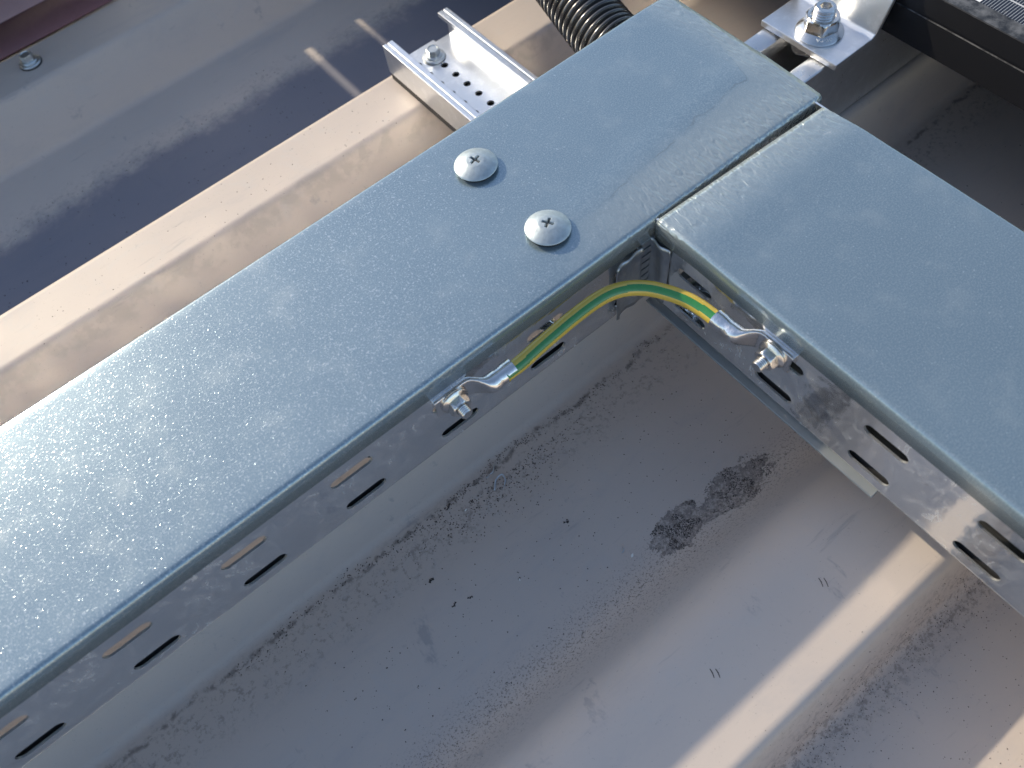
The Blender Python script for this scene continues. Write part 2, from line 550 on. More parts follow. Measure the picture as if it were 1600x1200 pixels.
def tray(length, s0, cells0, thing_obj, P3, end):
    """U tray. P3(s, t, z): s along (0 at the joint, negative away), t across 0..0.1. cells0: slot centre nearest the joint"""
    t0, t1 = 0.0015, 0.0985
    zt, zb = -0.002, -0.0578
    N = int(length / 0.05)
    for nm, t in (('side_wall', t0), ('side_wall', t1)):
        bm = bmesh.new()
        P = lambda u, v, t=t: P3(u, t, v)
        for i in range(-2 if end > 0.05 else 0, N):
            c = cells0 - 0.05 * i
            a, b = c - 0.025, c + 0.025
            if b > end:
                b2 = end
                if c + 0.0101 > b2:
                    continue
            else:
                b2 = b
            for cv, v0, v1 in ((-0.0229, -0.0345, -0.0113), (-0.0462, -0.0545, -0.0345)):
                # symmetric sheet around the slot
                cell(bm, P, a, b, v0, v1, c, cv, 0.0200, 0.0060)
            # plain strip above
            q = [P(a, -0.0113), P(b, -0.0113), P(b, zt), P(a, zt)]
            bm.faces.new([bm.verts.new(x) for x in q])
        bmesh.ops.remove_doubles(bm, verts=bm.verts[:], dist=1e-6)
        # trim whatever passes the joint end
        o = mk(nm, bm, WALL, thing_obj, smooth=False)
        solid(o, 0.0010, 0)
        o.data.materials.append(RIM)
        o.modifiers[-1].material_offset_rim = 1
    # bottom: rounded corners and a slotted floor
    bm = bmesh.new()
    c0 = cells0
    rows = []
    corner = []
    for t, sgn in ((t0, 1), (t1, -1)):
        arc = [(t, -0.0545)] + [(t + sgn * (0.0033 - 0.0033 * math.cos(a)), -0.0545 - 0.0033 * math.sin(a)) for a in [PI / 2 * j / 6 for j in range(1, 7)]]
        corner.append(arc)
    sA, sB = c0 - 0.05 * N + 0.025, min(end, c0 + 0.025 + (0.10 if end > 0.05 else 0))
    for arc in corner:
        loft(bm, [[P3(s, t, z) for t, z in arc] for s in (sA, sB)])
    ta, tb = t0 + 0.0033, t1 - 0.0033
    mid = (ta + tb) / 2
    for i in range(-2 if end > 0.05 else 0, N):
        c = c0 - 0.05 * i
        if c + 0.025 > end + 1e-4 and c + 0.0101 > end:
            continue
        cell(bm, lambda u, v: P3(u, v, -0.0578), c - 0.025, c + 0.025, ta, 0.0280, c - 0.006, 0.0165, 0.036, 0.0115)
        for v0, v1 in ((0.0280, mid), (mid, tb)):
            bm.faces.new([bm.verts.new(P3(u, v, -0.0578)) for u, v in ((c - 0.025, v0), (c + 0.025, v0), (c + 0.025, v1), (c - 0.025, v1))])
    o = mk('tray_floor', bm, WALL, thing_obj, smooth=True)
    solid(o, 0.0009, 0)

def lid(name, parent, mat, P3, s_from, s_to, zfun, lip0=0.0115, lip1=0.0115, send=None):
    r = 0.0024
    cross = [(0.0, -lip0), (0.0, -r - 0.0006)]
    for j in range(0, 9):
        a = PI / 2 * j / 8
        cross.append((r - r * math.cos(a), -r + r * math.sin(a)))
    m = 26
    for j in range(1, m):
        cross.append((r + (0.1 - 2 * r) * j / m, 0.0))
    for j in range(0, 9):
        a = PI / 2 * j / 8
        cross.append((0.1 - r + r * math.sin(a), -r + r * math.cos(a)))
    cross += [(0.1, -r - 0.0006), (0.1, -lip1)]
    ss = []
    s = s_to
    while s > s_to - 0.13:
        ss.append(s)
        s -= 0.0025
    while s > s_from:
        ss.append(s)
        s -= 0.04
    ss.append(s_from)
    bm = bmesh.new()
    rows = []
    for s in ss:
        row = []
        for t, z in cross:
            s2 = s
            if send:
                s2 = s + send(t) * max(0, 1 - (s_to - s) / 0.05)
            row.append(P3(s2, t, z + zfun(s2, t)))
        rows.append(row)
    loft(bm, rows)
    o = mk(name, bm, mat, parent, angle=60)
    solid(o, 0.0010, -1)
    return o

sm = lambda x, a, b: (lambda q: q * q * (3 - 2 * q))(max(0, min(1, (x - a) / (b - a))))

# main tray runs along X; branch tray along -Y
trayA = thing('cable_tray', 'long lidded galvanised cable tray from lower left to top, with two domed screws', 'cable tray', (0, 0, 0))
PA = lambda s, t, z: Vector((s, t, z))
tray(1.3, 0, -0.0605, trayA, PA, 0.1035)
trayB = thing('cable_tray', 'shorter lidded galvanised branch tray without lid screws, leaving towards the lower right', 'cable tray', (0, 0, 0))
PB = lambda s, t, z: Vector((t, s, z))
tray(1.1, 0, -0.0252, trayB, PB, 0.001)

def added_slot_cable(label, pts, rad):  # black cables added inside the trays so the slots look dark
    bm = bmesh.new()
    tube(bm, catmull(pts, 6), lambda i: rad, 20)
    tag(mk('added_slot_dark_cable', bm, RUBBER), label, 'cable')
def zA(s, t):
    wdt = 0.013 + 0.012 * sm(s, -0.06, 0.10)
    k = sm(s, -0.10, 0.02)
    d = max(0.0, 1 - t / (wdt + 0.008))
    z = -0.0014 * k * d * d
    z -= 0.0009 * sm(s, 0.082, 0.104) * (1 - 0.4 * sm(t, 0.02, 0.09))
    z += 0.00035 * k * math.exp(-((t - wdt - 0.010) / 0.008) ** 2)
    return z
added_slot_cable('black cable added in the long tray to darken its lower slots', [(-1.2 + 0.12 * i, 0.0078 + 0.0004 * math.sin(i * 2.1), -0.0528) for i in range(11)], 0.0042)
added_slot_cable('thin black cable added against the slotted wall inside the branch tray to darken its slots', [(0.0078, -1.0 + 0.12 * i, -0.0528) for i in range(9)], 0.0042)
added_slot_cable('thick black cable added in the branch tray to darken its upper slots', [(0.0205 + 0.0006 * math.sin(i), -1.0 + 0.12 * i, -0.0500) for i in range(9)], 0.0072)
def zB(s, t):
    d = max(0.0, 1 - (-s) / 0.026)
    z = -0.0013 * d * d
    z += 0.0004 * math.exp(-((s + 0.026) / 0.010) ** 2)
    z -= 0.0010 * t / 0.1 * sm(s, -0.06, 0)
    return z
lid('lid', trayA, LID_A, PA, -1.25, 0.104, zA)
lid('lid', trayB, LID_B, PB, -1.1, -0.0012, zB, send=lambda t: -0.0035 * t / 0.1)

# scuff mark: chipped zinc beside the screw
# ---------------------------------------------------------------- domed cross-recess screws
def cap_screw(label, x, y, z, rot, tilt=(0, 0)):
    t = thing('domed_screw', label, 'screw', (x, y, z + 0.0005), (tilt[0], tilt[1], rot), 'domed screws on the lid')
    R_ = 0.0097
    H = 0.0030
    bm = bmesh.new()
    nr, na = 46, 128
    def hh(px, py):
        r = math.hypot(px, py)
        z = H * (1 - (r / R_) ** 2.3) + 0.0016
        z += 0.00008 * math.exp(-((r - 0.0040) / 0.0008) ** 2)
        # cross recess
        hw, hl = 0.00050, 0.00250
        a1 = max(abs(px) - hl, abs(py) - hw)
        a2 = max(abs(py) - hl, abs(px) - hw)
        d = min(a1, a2)
        if d < 0.00022:
            z -= 0.0014 * sm(-d, -0.00022, 0.00010)
        return z, d
    c = bm.verts.new((0, 0, hh(0, 0)[0]))
    rings = []
    for i in range(1, nr + 1):
        f = i / nr
        r = R_ * (f ** 1.35)
        ring = []
        for j in range(na):
            a = 2 * PI * j / na
            px, py = r * math.cos(a), r * math.sin(a)
            ring.append(bm.verts.new((px, py, hh(px, py)[0])))
        rings.append(ring)
    for j in range(na):
        bm.faces.new((c, rings[0][j], rings[0][(j + 1) % na]))
    for a, b in zip(rings, rings[1:]):
        for j in range(na):
            bm.faces.new((a[j], a[(j + 1) % na], b[(j + 1) % na], b[j]))
    last = rings[-1]
    for rr, zz in ((R_ + 0.0001, 0.0013), (R_ - 0.0001, 0.0010), (0.004, 0.0009)):
        ring = [bm.verts.new((rr * math.cos(2 * PI * j / na), rr * math.sin(2 * PI * j / na), zz)) for j in range(na)]
        for j in range(na):
            bm.faces.new((last[j], last[(j + 1) % na], ring[(j + 1) % na], ring[j]))
        last = ring
    for f in bm.faces:
        cc = f.calc_center_median()
        if hh(cc.x, cc.y)[1] < -0.00002 and cc.z > 0.0012:
            f.material_index = 1
    mk('screw_head', bm, None, t, mats=[DOME, RECESS], angle=50)
    bm = bmesh.new()
    lathe(bm, [(0.0046, 0.0012), (0.0046, 0.0001), (0.0088, 0.00005), (0.0088, -0.0008)], 40)
    mk('neck', bm, RUBBER, t)
    bm = bmesh.new()
    lathe(bm, [(0.0025, 0.001), (0.0025, -0.008)], 20, cap1=True)
    mk('shank', bm, ZINC, t)
    return t
cap_screw('domed cross-recess screw nearer the far edge of the wide lid', -0.0372, 0.0740, 0.0002, 0.22)
cap_screw('domed cross-recess screw nearer the fold above the earth wire', -0.0370, 0.0250, 0.0002, 0.55, (0.02, 0.05))

# ---------------------------------------------------------------- nuts and bolts
def nut(parent, name, af, h, z0, mat, flange=0.0, fh=0.0, bore=0.0, phase=0.0):
    bm = bmesh.new()
    R_ = af / 2 / math.cos(PI / 6)
    n = 72
    prof = []
    zs = [z0 + (fh * 0.5 if flange else 0), z0 + h * 0.82, z0 + h * 0.93, z0 + h]
    def rad_(a, k):
        m = (a % (PI / 3)) - PI / 6
        r = (af / 2) / math.cos(m)
        if k == 3:
            return min(r, af / 2 * 0.97)
        if k == 2:
            return min(r, af / 2 * 1.055)
        return min(r, R_ * 0.985)
    rings = []
    if flange:
        for r, z in ((flange, z0), (flange, z0 + fh * 0.35), (flange * 0.97, z0 + fh * 0.55)):
            rings.append([bm.verts.new((r * math.cos(2 * PI * i / n), r * math.sin(2 * PI * i / n), z)) for i in range(n)])
        rings.append([bm.verts.new((rad_(2 * PI * i / n, 0) * math.cos(2 * PI * i / n), rad_(2 * PI * i / n, 0) * math.sin(2 * PI * i / n), z0 + fh * 1.3)) for i in range(n)])
    for k, z in enumerate(zs):
        if k == 0 and flange:
            continue
        rings.append([bm.verts.new((rad_(2 * PI * i / n, k) * math.cos(2 * PI * i / n), rad_(2 * PI * i / n, k) * math.sin(2 * PI * i / n), z)) for i in range(n)])
    if bore:
        rings.append([bm.verts.new((bore * 1.12 * math.cos(2 * PI * i / n), bore * 1.12 * math.sin(2 * PI * i / n), z0 + h)) for i in range(n)])
        rings.append([bm.verts.new((bore * math.cos(2 * PI * i / n), bore * math.sin(2 * PI * i / n), z0 + h - 0.0006)) for i in range(n)])
        rings.append([bm.verts.new((bore * math.cos(2 * PI * i / n), bore * math.sin(2 * PI * i / n), z0)) for i in range(n)])
    for a, b in zip(rings, rings[1:]):
        for i in range(n):
            bm.faces.new((a[i], a[(i + 1) % n], b[(i + 1) % n], b[i]))
    if not bore:
        bm.faces.new(rings[-1])
    for v in bm.verts:
        x, y = v.co.x, v.co.y
        v.co.x = x * math.cos(phase) - y * math.sin(phase)
        v.co.y = x * math.sin(phase) + y * math.cos(phase)
    return mk(name, bm, mat, parent, angle=28)

def stud(parent, r, z0, z1, mat, pitch=0.001, socket=0.0, name='bolt_shank'):
    bm = bmesh.new()
    prof = []
    z = z0
    while z < z1 - pitch * 1.2:
        prof += [(r * 0.90, z), (r, z + pitch * 0.38), (r, z + pitch * 0.55), (r * 0.90, z + pitch * 0.92)]
        z += pitch
    prof += [(r * 0.96, z1 - pitch * 1.0), (r * 0.96, z1 - pitch * 0.4), (r * 0.86, z1)]
    n = 48
    rings = lathe(bm, prof, n)
    top = rings[-1]
    if socket:
        ra = []
        for i in range(n):
            a = 2 * PI * i / n
            m = (a % (PI / 3)) - PI / 6
            ra.append(socket / math.cos(m))
        r1 = [bm.verts.new((ra[i] * math.cos(2 * PI * i / n), ra[i] * math.sin(2 * PI * i / n), z1)) for i in range(n)]
        r2 = [bm.verts.new((ra[i] * math.cos(2 * PI * i / n), ra[i] * math.sin(2 * PI * i / n), z1 - 0.004)) for i in range(n)]
        for a, b in ((top, r1), (r1, r2)):
            for i in range(n):
                bm.faces.new((a[i], a[(i + 1) % n], b[(i + 1) % n], b[i]))
        bm.faces.new(r2)
    else:
        bm.faces.new(top)
    return mk(name, bm, mat, parent, angle=30)

# ---------------------------------------------------------------- earthing wire with its two lugs
wire = thing('earth_wire', 'green and yellow earth wire bridging the two tray walls in an arch', 'wire')
ctrl = [(-0.0885, -0.0066, -0.0205), (-0.0845, -0.0066, -0.0205), (-0.0780, -0.0064, -0.0204), (-0.066, -0.0055, -0.0200), (-0.048, -0.0050, -0.0190),
        (-0.034, -0.0058, -0.0185), (-0.0245, -0.0090, -0.0187), (-0.0170, -0.0150, -0.0192), (-0.0118, -0.0225, -0.0198), (-0.0084, -0.0300, -0.0202),
        (-0.0068, -0.0370, -0.0205), (-0.0063, -0.0440, -0.0206), (-0.0063, -0.048, -0.0206)]
path = catmull(ctrl, 14)
bm = bmesh.new()
def wm(f, deg):
    # angle 0 = outward from the trays, 90 = up
    lo, hi = 18 + 18 * f, 72 + 18 * f
    d = deg % 360
    return 1 if (lo < d < hi or lo + 180 < d < hi + 180) else 0
tube(bm, path, lambda i: 0.0034, 60, matfun=wm)
mk('insulation', bm, None, wire, mats=[YELLOW, GREEN])

def lug(parent, M):
    """u along towards the wire, n out from the wall, w up; bolt hole at u = 0"""
    secs = [(-0.0085, 0.0009, 0.0054, 0.0011, 8), (-0.0080, 0.0009, 0.0058, 0.00125, 8), (0.0060, 0.0009, 0.0058, 0.00125, 8), (0.0080, 0.0011, 0.0058, 0.0013, 8),
            (0.0095, 0.0019, 0.0057, 0.0014, 6), (0.0112, 0.0034, 0.0054, 0.0018, 4), (0.0128, 0.0050, 0.0050, 0.0027, 3), (0.0142, 0.0061, 0.0046, 0.0036, 2.3),
            (0.0160, 0.0066, 0.0043, 0.0042, 2), (0.0185, 0.0067, 0.0043, 0.0043, 2), (0.0195, 0.0067, 0.0042, 0.0039, 2), (0.0220, 0.0067, 0.0042, 0.0039, 2), (0.0230, 0.0067, 0.0043, 0.0043, 2), (0.0272, 0.0067, 0.0043, 0.0043, 2)]
    n = 48
    bm = bmesh.new()
    rings = []
    def ring(u, nc, hw, ht, e):
        out = []
        for i in range(n):
            a = 2 * PI * i / n
            cx, sx = math.cos(a), math.sin(a)
            p = 2 / e
            out.append(bm.verts.new(M @ Vector((u, nc + ht * math.copysign(abs(sx) ** p, sx), hw * math.copysign(abs(cx) ** p, cx)))))
        return out
    rings = [ring(*s) for s in secs]
    rings.append(ring(0.0272, 0.0067, 0.0035, 0.0035, 2))
    rings.append(ring(0.0200, 0.0067, 0.0035, 0.0035, 2))
    for a, b in zip(rings, rings[1:]):
        for i in range(n):
            bm.faces.new((a[i], a[(i + 1) % n], b[(i + 1) % n], b[i]))
    bm.faces.new(rings[0])
    return mk('cable_lug', bm, TIN, parent, angle=40)
MA = Matrix(((1, 0, 0, -0.1108), (0, -1, 0, 0.0010), (0, 0, 1, -0.0208), (0, 0, 0, 1)))
MB = Matrix(((0, -1, 0, 0.0010), (1, 0, 0, -0.0712), (0, 0, 1, -0.0210), (0, 0, 0, 1)))
lug(wire, MA)
lug(wire, MB)

def wall_bolt(label, loc, rot, length, ph):
    t = thing('nut_and_bolt', label, 'bolt', loc, rot, 'bolts holding the cable lugs')
    bm = bmesh.new()
    lathe(bm, [(0.0066, 0.0), (0.0066, 0.0009), (0.0062, 0.0011), (0.003, 0.0011)], 48, cap0=True)
    mk('washer', bm, STEEL, t)
    nut(t, 'flange_nut', 0.0088, 0.0052, 0.0011, STEEL, flange=0.0064, fh=0.0012, bore=0.0027, phase=ph)
    stud(t, 0.0027, -0.012, length, STEEL, 0.0009)
    return t
wall_bolt('nut and bolt clamping the lug on the longer tray, in shade under the lid fold', (-0.1108, -0.0009, -0.0208), (PI / 2, 0, 0), 0.0098, 0.2)
wall_bolt('sunlit nut and bolt clamping the lug on the branch tray', (-0.0009, -0.0712, -0.0210), (0, -PI / 2, 0), 0.0102, 0.45)

# ---------------------------------------------------------------- connector tabs in the inner corner
con = thing('tray_connector', 'folded galvanised connector tabs in the inner corner where the trays meet', 'connector')
DARKZ = simple('bent_zinc_sheet', (0.42, 0.45, 0.48), 0.9, 0.30, 160, 0.0008, 0.15, 120)
def tab(P, u0, u1, z0, z1, curl):
    bm = bmesh.new()
    rows = []
    nu, nz = 14, 14
    for i in range(nu + 1):
        u = u0 + (u1 - u0) * i / nu
        f = i / nu
        row = []
        for j in range(nz + 1):
            g_ = j / nz
            z = z0 + (z1 - z0) * g_
            n_ = 0.0012 + curl * (sm(f, 0.72, 1.0)) + 0.0010 * sm(g_, 0.80, 1) + 0.0005 * math.sin(9 * f + 3 * g_)
            uu = u + (0.0025 * (1 - g_) if f > 0.95 else 0)
            row.append(P(uu, n_, z))
        rows.append(row)
    loft(bm, rows)
    o = mk('connector_tab', bm, DARKZ, con, angle=60)
    solid(o, 0.0008, 0)
tab(lambda u, n_, z: Vector((u, 0.0015 - n_ - 0.0006, z)), -0.0065, -0.0225, -0.054, -0.0135, 0.0016)
tab(lambda u, n_, z: Vector((0.0015 - n_ - 0.0006, u, z)), 0.0005, -0.0112, -0.052, -0.0122, -0.0004)
bm = bmesh.new()
for i in range(9):
    z = -0.0125 - i * 0.0048
    box(bm, -0.0068, -0.0006, -0.0006, 0.0008, z - 0.0036, z)
box(bm, -0.0070, 0.0006, 0.0009, 0.0015, -0.056, -0.010)
mk('slotted_corner_post', bm, DARKZ, con, smooth=False)

# strip under the branch tray
bm = bmesh.new()
box(bm, -0.0012, 0.030, -0.1335, -0.0005, -0.0604, -0.0590)
o = mk('joint_strip', bm, simple('pale_grey_strip', (0.22, 0.235, 0.245), 0.4, 0.55, 300, 0.0001, 0.1, 100))
bevel(o, 0.0004)
tag(o, 'pale grey joint strip showing along the bottom of the branch tray', 'strip')

# ---------------------------------------------------------------- short aluminium rail under the long tray
rail = thing('mounting_rail', 'short open aluminium channel with rows of holes, under the long tray', 'rail', (0.0113, 0.2438, -0.080), (0, 0, math.radians(0.0)))
Wd, Ht = 0.0497, 0.0200
Lr = 0.215
def prism(bm, poly, y0, y1):
    a = [bm.verts.new((x, y0, z)) for x, z in poly]
    b = [bm.verts.new((x, y1, z)) for x, z in poly]
    n = len(poly)
    for i in range(n):
        bm.faces.new((a[i], a[(i + 1) % n], b[(i + 1) % n], b[i]))
    bm.faces.new(a)
    bm.faces.new(list(reversed(b)))
for nm, mir in (('rail_flange', False), ('rail_flange', True)):
    poly = [(0, 0.0004), (0, Ht), (0.0026, Ht), (0.0029, Ht - 0.0005), (0.0036, Ht - 0.0005), (0.0039, Ht), (0.0073, Ht), (0.0073, Ht - 0.0030), (0.0061, Ht - 0.0030), (0.0059, Ht - 0.0016), (0.0018, Ht - 0.0016), (0.0018, 0.0004)]
    if mir:
        poly = [(Wd - x, z) for x, z in reversed(poly)]
    bm = bmesh.new()
    prism(bm, poly, -Lr, 0)
    o = mk(nm, bm, ALU, rail, smooth=False)
    bevel(o, 0.00025, 2, 30)
# perforated floor: raised pad with two rows of holes, lower gutter at the right
def holed_floor():
    bm = bmesh.new()
    zf = 0.0040
    x0, xm, x1 = 0.0090, 0.0213, 0.0340
    p = 0.01165
    def row(xa, xb, cx, ys, r=0.0023):
        y = ys
        while y > -Lr:
            n = 28
            cyy = y
            sp = [(cx + r * math.cos(2 * PI * (i + .5) / n), cyy + r * math.sin(2 * PI * (i + .5) / n)) for i in range(n)]
            outer = []
            u0, u1, v0, v1 = xa, xb, cyy - p / 2, cyy + p / 2
            for a, b in sp:
                dx, dy = a - cx, b - cyy
                s = min([((u1 if dx > 0 else u0) - cx) / dx if abs(dx) > 1e-9 else 1e9, ((v1 if dy > 0 else v0) - cyy) / dy if abs(dy) > 1e-9 else 1e9])
                outer.append([cx + dx * s, cyy + dy * s])
            for (x, yy) in ((u0, v0), (u1, v0), (u0, v1), (u1, v1)):
                j = min(range(n), key=lambda q: (outer[q][0] - x) ** 2 + (outer[q][1] - yy) ** 2)
                outer[j] = [x, yy]
            A = [bm.verts.new((q[0], q[1], zf)) for q in outer]
            B = [bm.verts.new((q[0], q[1], zf)) for q in sp]
            for i in range(n):
                bm.faces.new((A[i], A[(i + 1) % n], B[(i + 1) % n], B[i]))
            y -= p
    row(xm, x1, 0.0265, -0.0243 + 0.01165)
    row(x0, xm, 0.0148, -0.0125, 0.0022)
    y0_, y1_ = -Lr, -0.0067
    for xa, xb, za, zb in ((0.0018, x0, 0.0022, 0.0022), (x0, x0, 0.0022, zf), (x1, x1, zf, 0.0018), (x1, Wd - 0.0018, 0.0018, 0.0018)):
        bm.faces.new([bm.verts.new(q) for q in ((xa, -Lr, za), (xb, -Lr, zb), (xb, -0.0002, zb), (xa, -0.0002, za))])
    for xa, xb in ((x0, xm), (xm, x1)):
        ya = -0.0125 + 0.005825 if xa == x0 else -0.01265 + 0.005825
        bm.faces.new([bm.verts.new(q) for q in ((xa, ya, zf), (xb, ya, zf), (xb, -0.0002, zf), (xa, -0.0002, zf))])
    return bm
o = mk('rail_floor', holed_floor(), ALU, rail, smooth=False)
solid(o, 0.0014, -1)
bm = bmesh.new()
box(bm, 0.0004, Wd - 0.0004, -Lr, -0.0012, -0.0046, 0.0003)
mk('rubber_pad', bm, RUBBER, rail, smooth=False)

def hex_screw(label, loc, sc=1.0, rot=0.3, mat=ZINC, tilt=(0, 0)):
    t = thing('hex_screw', label, 'screw', loc, (tilt[0], tilt[1], rot))
    bm = bmesh.new()
    lathe(bm, [(0.0079 * sc, 0), (0.0079 * sc, 0.0007 * sc), (0.0074 * sc, 0.0013 * sc), (0.005 * sc, 0.0018 * sc)], 48, cap0=True, cap1=True)
    mk('washer', bm, mat, t)
    bm = bmesh.new()
    lathe(bm, [(0.0080 * sc, -0.0012 * sc), (0.0083 * sc, -0.0006 * sc), (0.0080 * sc, 0.0)], 48, cap0=True, cap1=True)
    mk('seal', bm, RUBBER, t)
    bm = bmesh.new()
    lathe(bm, [(0.0058 * sc, 0.0016 * sc), (0.0060 * sc, 0.0022 * sc), (0.0056 * sc, 0.0027 * sc), (0.0042 * sc, 0.0030 * sc)], 48)
    n = 72
    af = 0.0040 * sc
    rings = []
    for k_, z in ((0, 0.0028), (0, 0.0066), (1, 0.0070), (2, 0.0071), (3, 0.0066)):
        r_ = []
        for i in range(n):
            a = 2 * PI * i / n
            m = (a % (PI / 3)) - PI / 6
            r = af / math.cos(m)
            if k_ == 1:
                r *= 0.96
            if k_ == 2:
                r = af * 0.86
            if k_ == 3:
                r = af * 0.76
            r_.append(bm.verts.new((r * math.cos(a), r * math.sin(a), z * sc)))
        rings.append(r_)
    for a, b in zip(rings, rings[1:]):
        for i in range(n):
            bm.faces.new((a[i], a[(i + 1) % n], b[(i + 1) % n], b[i]))
    bm.faces.new(rings[-1])
    mk('hex_head', bm, mat, t, angle=28)
    return t
hex_screw('hexagon screw with washer inside the short aluminium channel', (0.0375, 0.2300, -0.0758), 0.92, 0.35, ZINC)
hex_screw('small hexagon roof screw near the top left corner', (-0.1605, 0.4375, -0.0840), 0.95, 0.2, ZINC)

# ---------------------------------------------------------------- corrugated conduit
con2 = thing('conduit', 'black corrugated conduit reaching the long tray at the top', 'conduit')
cp = catmull([(0.0860, 0.100, -0.0330), (0.0870, 0.120, -0.0325), (0.0900, 0.140, -0.0300), (0.0950, 0.165, -0.0265), (0.1010, 0.195, -0.0235), (0.107, 0.235, -0.022), (0.112, 0.28, -0.023), (0.115, 0.34, -0.026)], 120)
# resample evenly
dist = [0]
for a, b in zip(cp, cp[1:]):
    dist.append(dist[-1] + (b - a).length)
def at_len(d):
    for i in range(len(dist) - 1):
        if dist[i + 1] >= d:
            f = (d - dist[i]) / max(1e-9, dist[i + 1] - dist[i])
            return cp[i].lerp(cp[i + 1], f)
    return cp[-1]
step = 0.00037
N = int(dist[-1] / step)
pp = [at_len(i * step) for i in range(N)]
def rr(i):
    ph = (i * step) / 0.0042
    f = ph - math.floor(ph)
    # square-ish corrugation
    s = 0.5 + 0.5 * math.tanh(2.4 * math.cos(2 * PI * f) + 0.5)
    return 0.0151 + 0.0026 * s
bm = bmesh.new()
tube(bm, pp, rr, 56)
mk('corrugated_pipe', bm, HOSE, con2, angle=70)

# unseen box added beyond the top of the picture to shade the roof
blocker = thing('shade_box', 'unseen grey box added past the black corrugated conduit to shade the roof', 'shade box', (0.105, 0.335, -0.084))
BOXP = simple('shade_box_plastic', (0.30, 0.31, 0.32), 0, 0.5, 400, 0.0001)
bm = bmesh.new()
box(bm, 0, 0.24, 0, 0.165, 0, 0.095)
bevel(mk('shade_box_body', bm, BOXP, blocker), 0.004, 3)
bm = bmesh.new()
box(bm, -0.003, 0.243, -0.003, 0.168, 0.0955, 0.115)
bevel(mk('shade_box_cover', bm, BOXP, blocker), 0.003, 3)
for sx, sy in ((0.012, 0.012), (0.228, 0.012), (0.012, 0.153), (0.228, 0.153)):
    bm = bmesh.new()
    lathe(bm, [(0.0045, 0.1145), (0.0045, 0.1165), (0.003, 0.1172)], 24, cap1=True, M=Matrix.Translation((sx, sy, 0)))
    mk('shade_box_screw', bm, STEEL, blocker)

# ---------------------------------------------------------------- strut rail, clamp and its nut at the top right
ZR = -0.033
strut = thing('strut_rail', 'aluminium strut rail with an open slot under the panel clamp', 'rail', (0.112, 0, 0))
X0, X1 = 0.112, 0.9
for side in (0, 1):
    yo = 0.0300 if side == 0 else 0.0725
    sg = 1 if side == 0 else -1
    poly = [(yo, ZC + 0.001), (yo, ZR - 0.0006), (yo + sg * 0.0006, ZR), (yo + sg * 0.0085, ZR), (yo + sg * 0.0110, ZR - 0.0012), (yo + sg * 0.0122, ZR - 0.0040), (yo + sg * 0.0122, ZR - 0.0085), (yo + sg * 0.0104, ZR - 0.0085), (yo + sg * 0.0100, ZR - 0.0035), (yo + sg * 0.0022, ZR - 0.0030), (yo + sg * 0.0022, ZC + 0.001)]
    bm = bmesh.new()
    a = [bm.verts.new((0, y, z)) for y, z in poly]
    b = [bm.verts.new((X1 - X0, y, z)) for y, z in poly]
    n = len(poly)
    for i in range(n):
        bm.faces.new((a[i], a[(i + 1) % n], b[(i + 1) % n], b[i]))
    bm.faces.new(a)
    bm.faces.new(list(reversed(b)))
    o = mk('rail_side', bm, ALU_X, strut, angle=30)
bm = bmesh.new()
box(bm, 0, X1 - X0, 0.0323, 0.0702, ZC + 0.001, ZC + 0.003)
mk('rail_floor', bm, ALU_X, strut, smooth=False)

clamp = thing('panel_clamp', 'silver L-shaped end clamp holding the black panel frame', 'clamp', (0.1515, 0.0245, ZR))
bm = bmesh.new()
Wc = 0.0500
sec = [(0, 0.0006), (0, 0.0040), (0.0268, 0.0040), (0.0290, 0.0056), (0.0375, 0.0300), (0.0375, 0.0330), (0.050, 0.0330), (0.050, 0.0302), (0.0405, 0.0302), (0.0322, 0.0048), (0.0300, 0.0006)]
a = [bm.verts.new((x, 0, z)) for x, z in sec]
b = [bm.verts.new((x, Wc, z)) for x, z in sec]
for i in range(len(sec)):
    bm.faces.new((a[i], a[(i + 1) % len(sec)], b[(i + 1) % len(sec)], b[i]))
bm.faces.new(a)
bm.faces.new(list(reversed(b)))
o = mk('bracket', bm, ALU, clamp, smooth=False)
bevel(o, 0.0005, 2, 25)
# rounded rail anchor below the bracket
bm = bmesh.new()
pr_ = [(0.0175, 0.0004), (0.0175, -0.0060)]
for j in range(0, 9):
    aa = PI / 2 * j / 8
    pr_.append((0.0175 + 0.020 - 0.020 + 0.0 + 0.0, -0.0060)) if False else None
outl = [(0.0135, 0.0)] + [(0.0135 + 0.004 * (1 - math.cos(q)), -0.007 * math.sin(q)) for q in [PI / 2 * j / 5 for j in range(1, 6)]] + [(0.0300, -0.0110)] + [(0.0300 + 0.0055 * math.sin(q), -0.0110 + 0.0110 * (1 - math.cos(q))) for q in [PI / 2 * j / 8 for j in range(1, 9)]]
prev = None
a = [bm.verts.new((0.0080, y, z)) for y, z in outl]
b = [bm.verts.new((0.0110, y, z)) for y, z in outl]
for i in range(len(outl)):
    bm.faces.new((a[i], a[(i + 1) % len(outl)], b[(i + 1) % len(outl)], b[i]))
bm.faces.new(a)
bm.faces.new(list(reversed(b)))
o = mk('rail_anchor', bm, STEEL, clamp, smooth=False)
bevel(o, 0.0005)

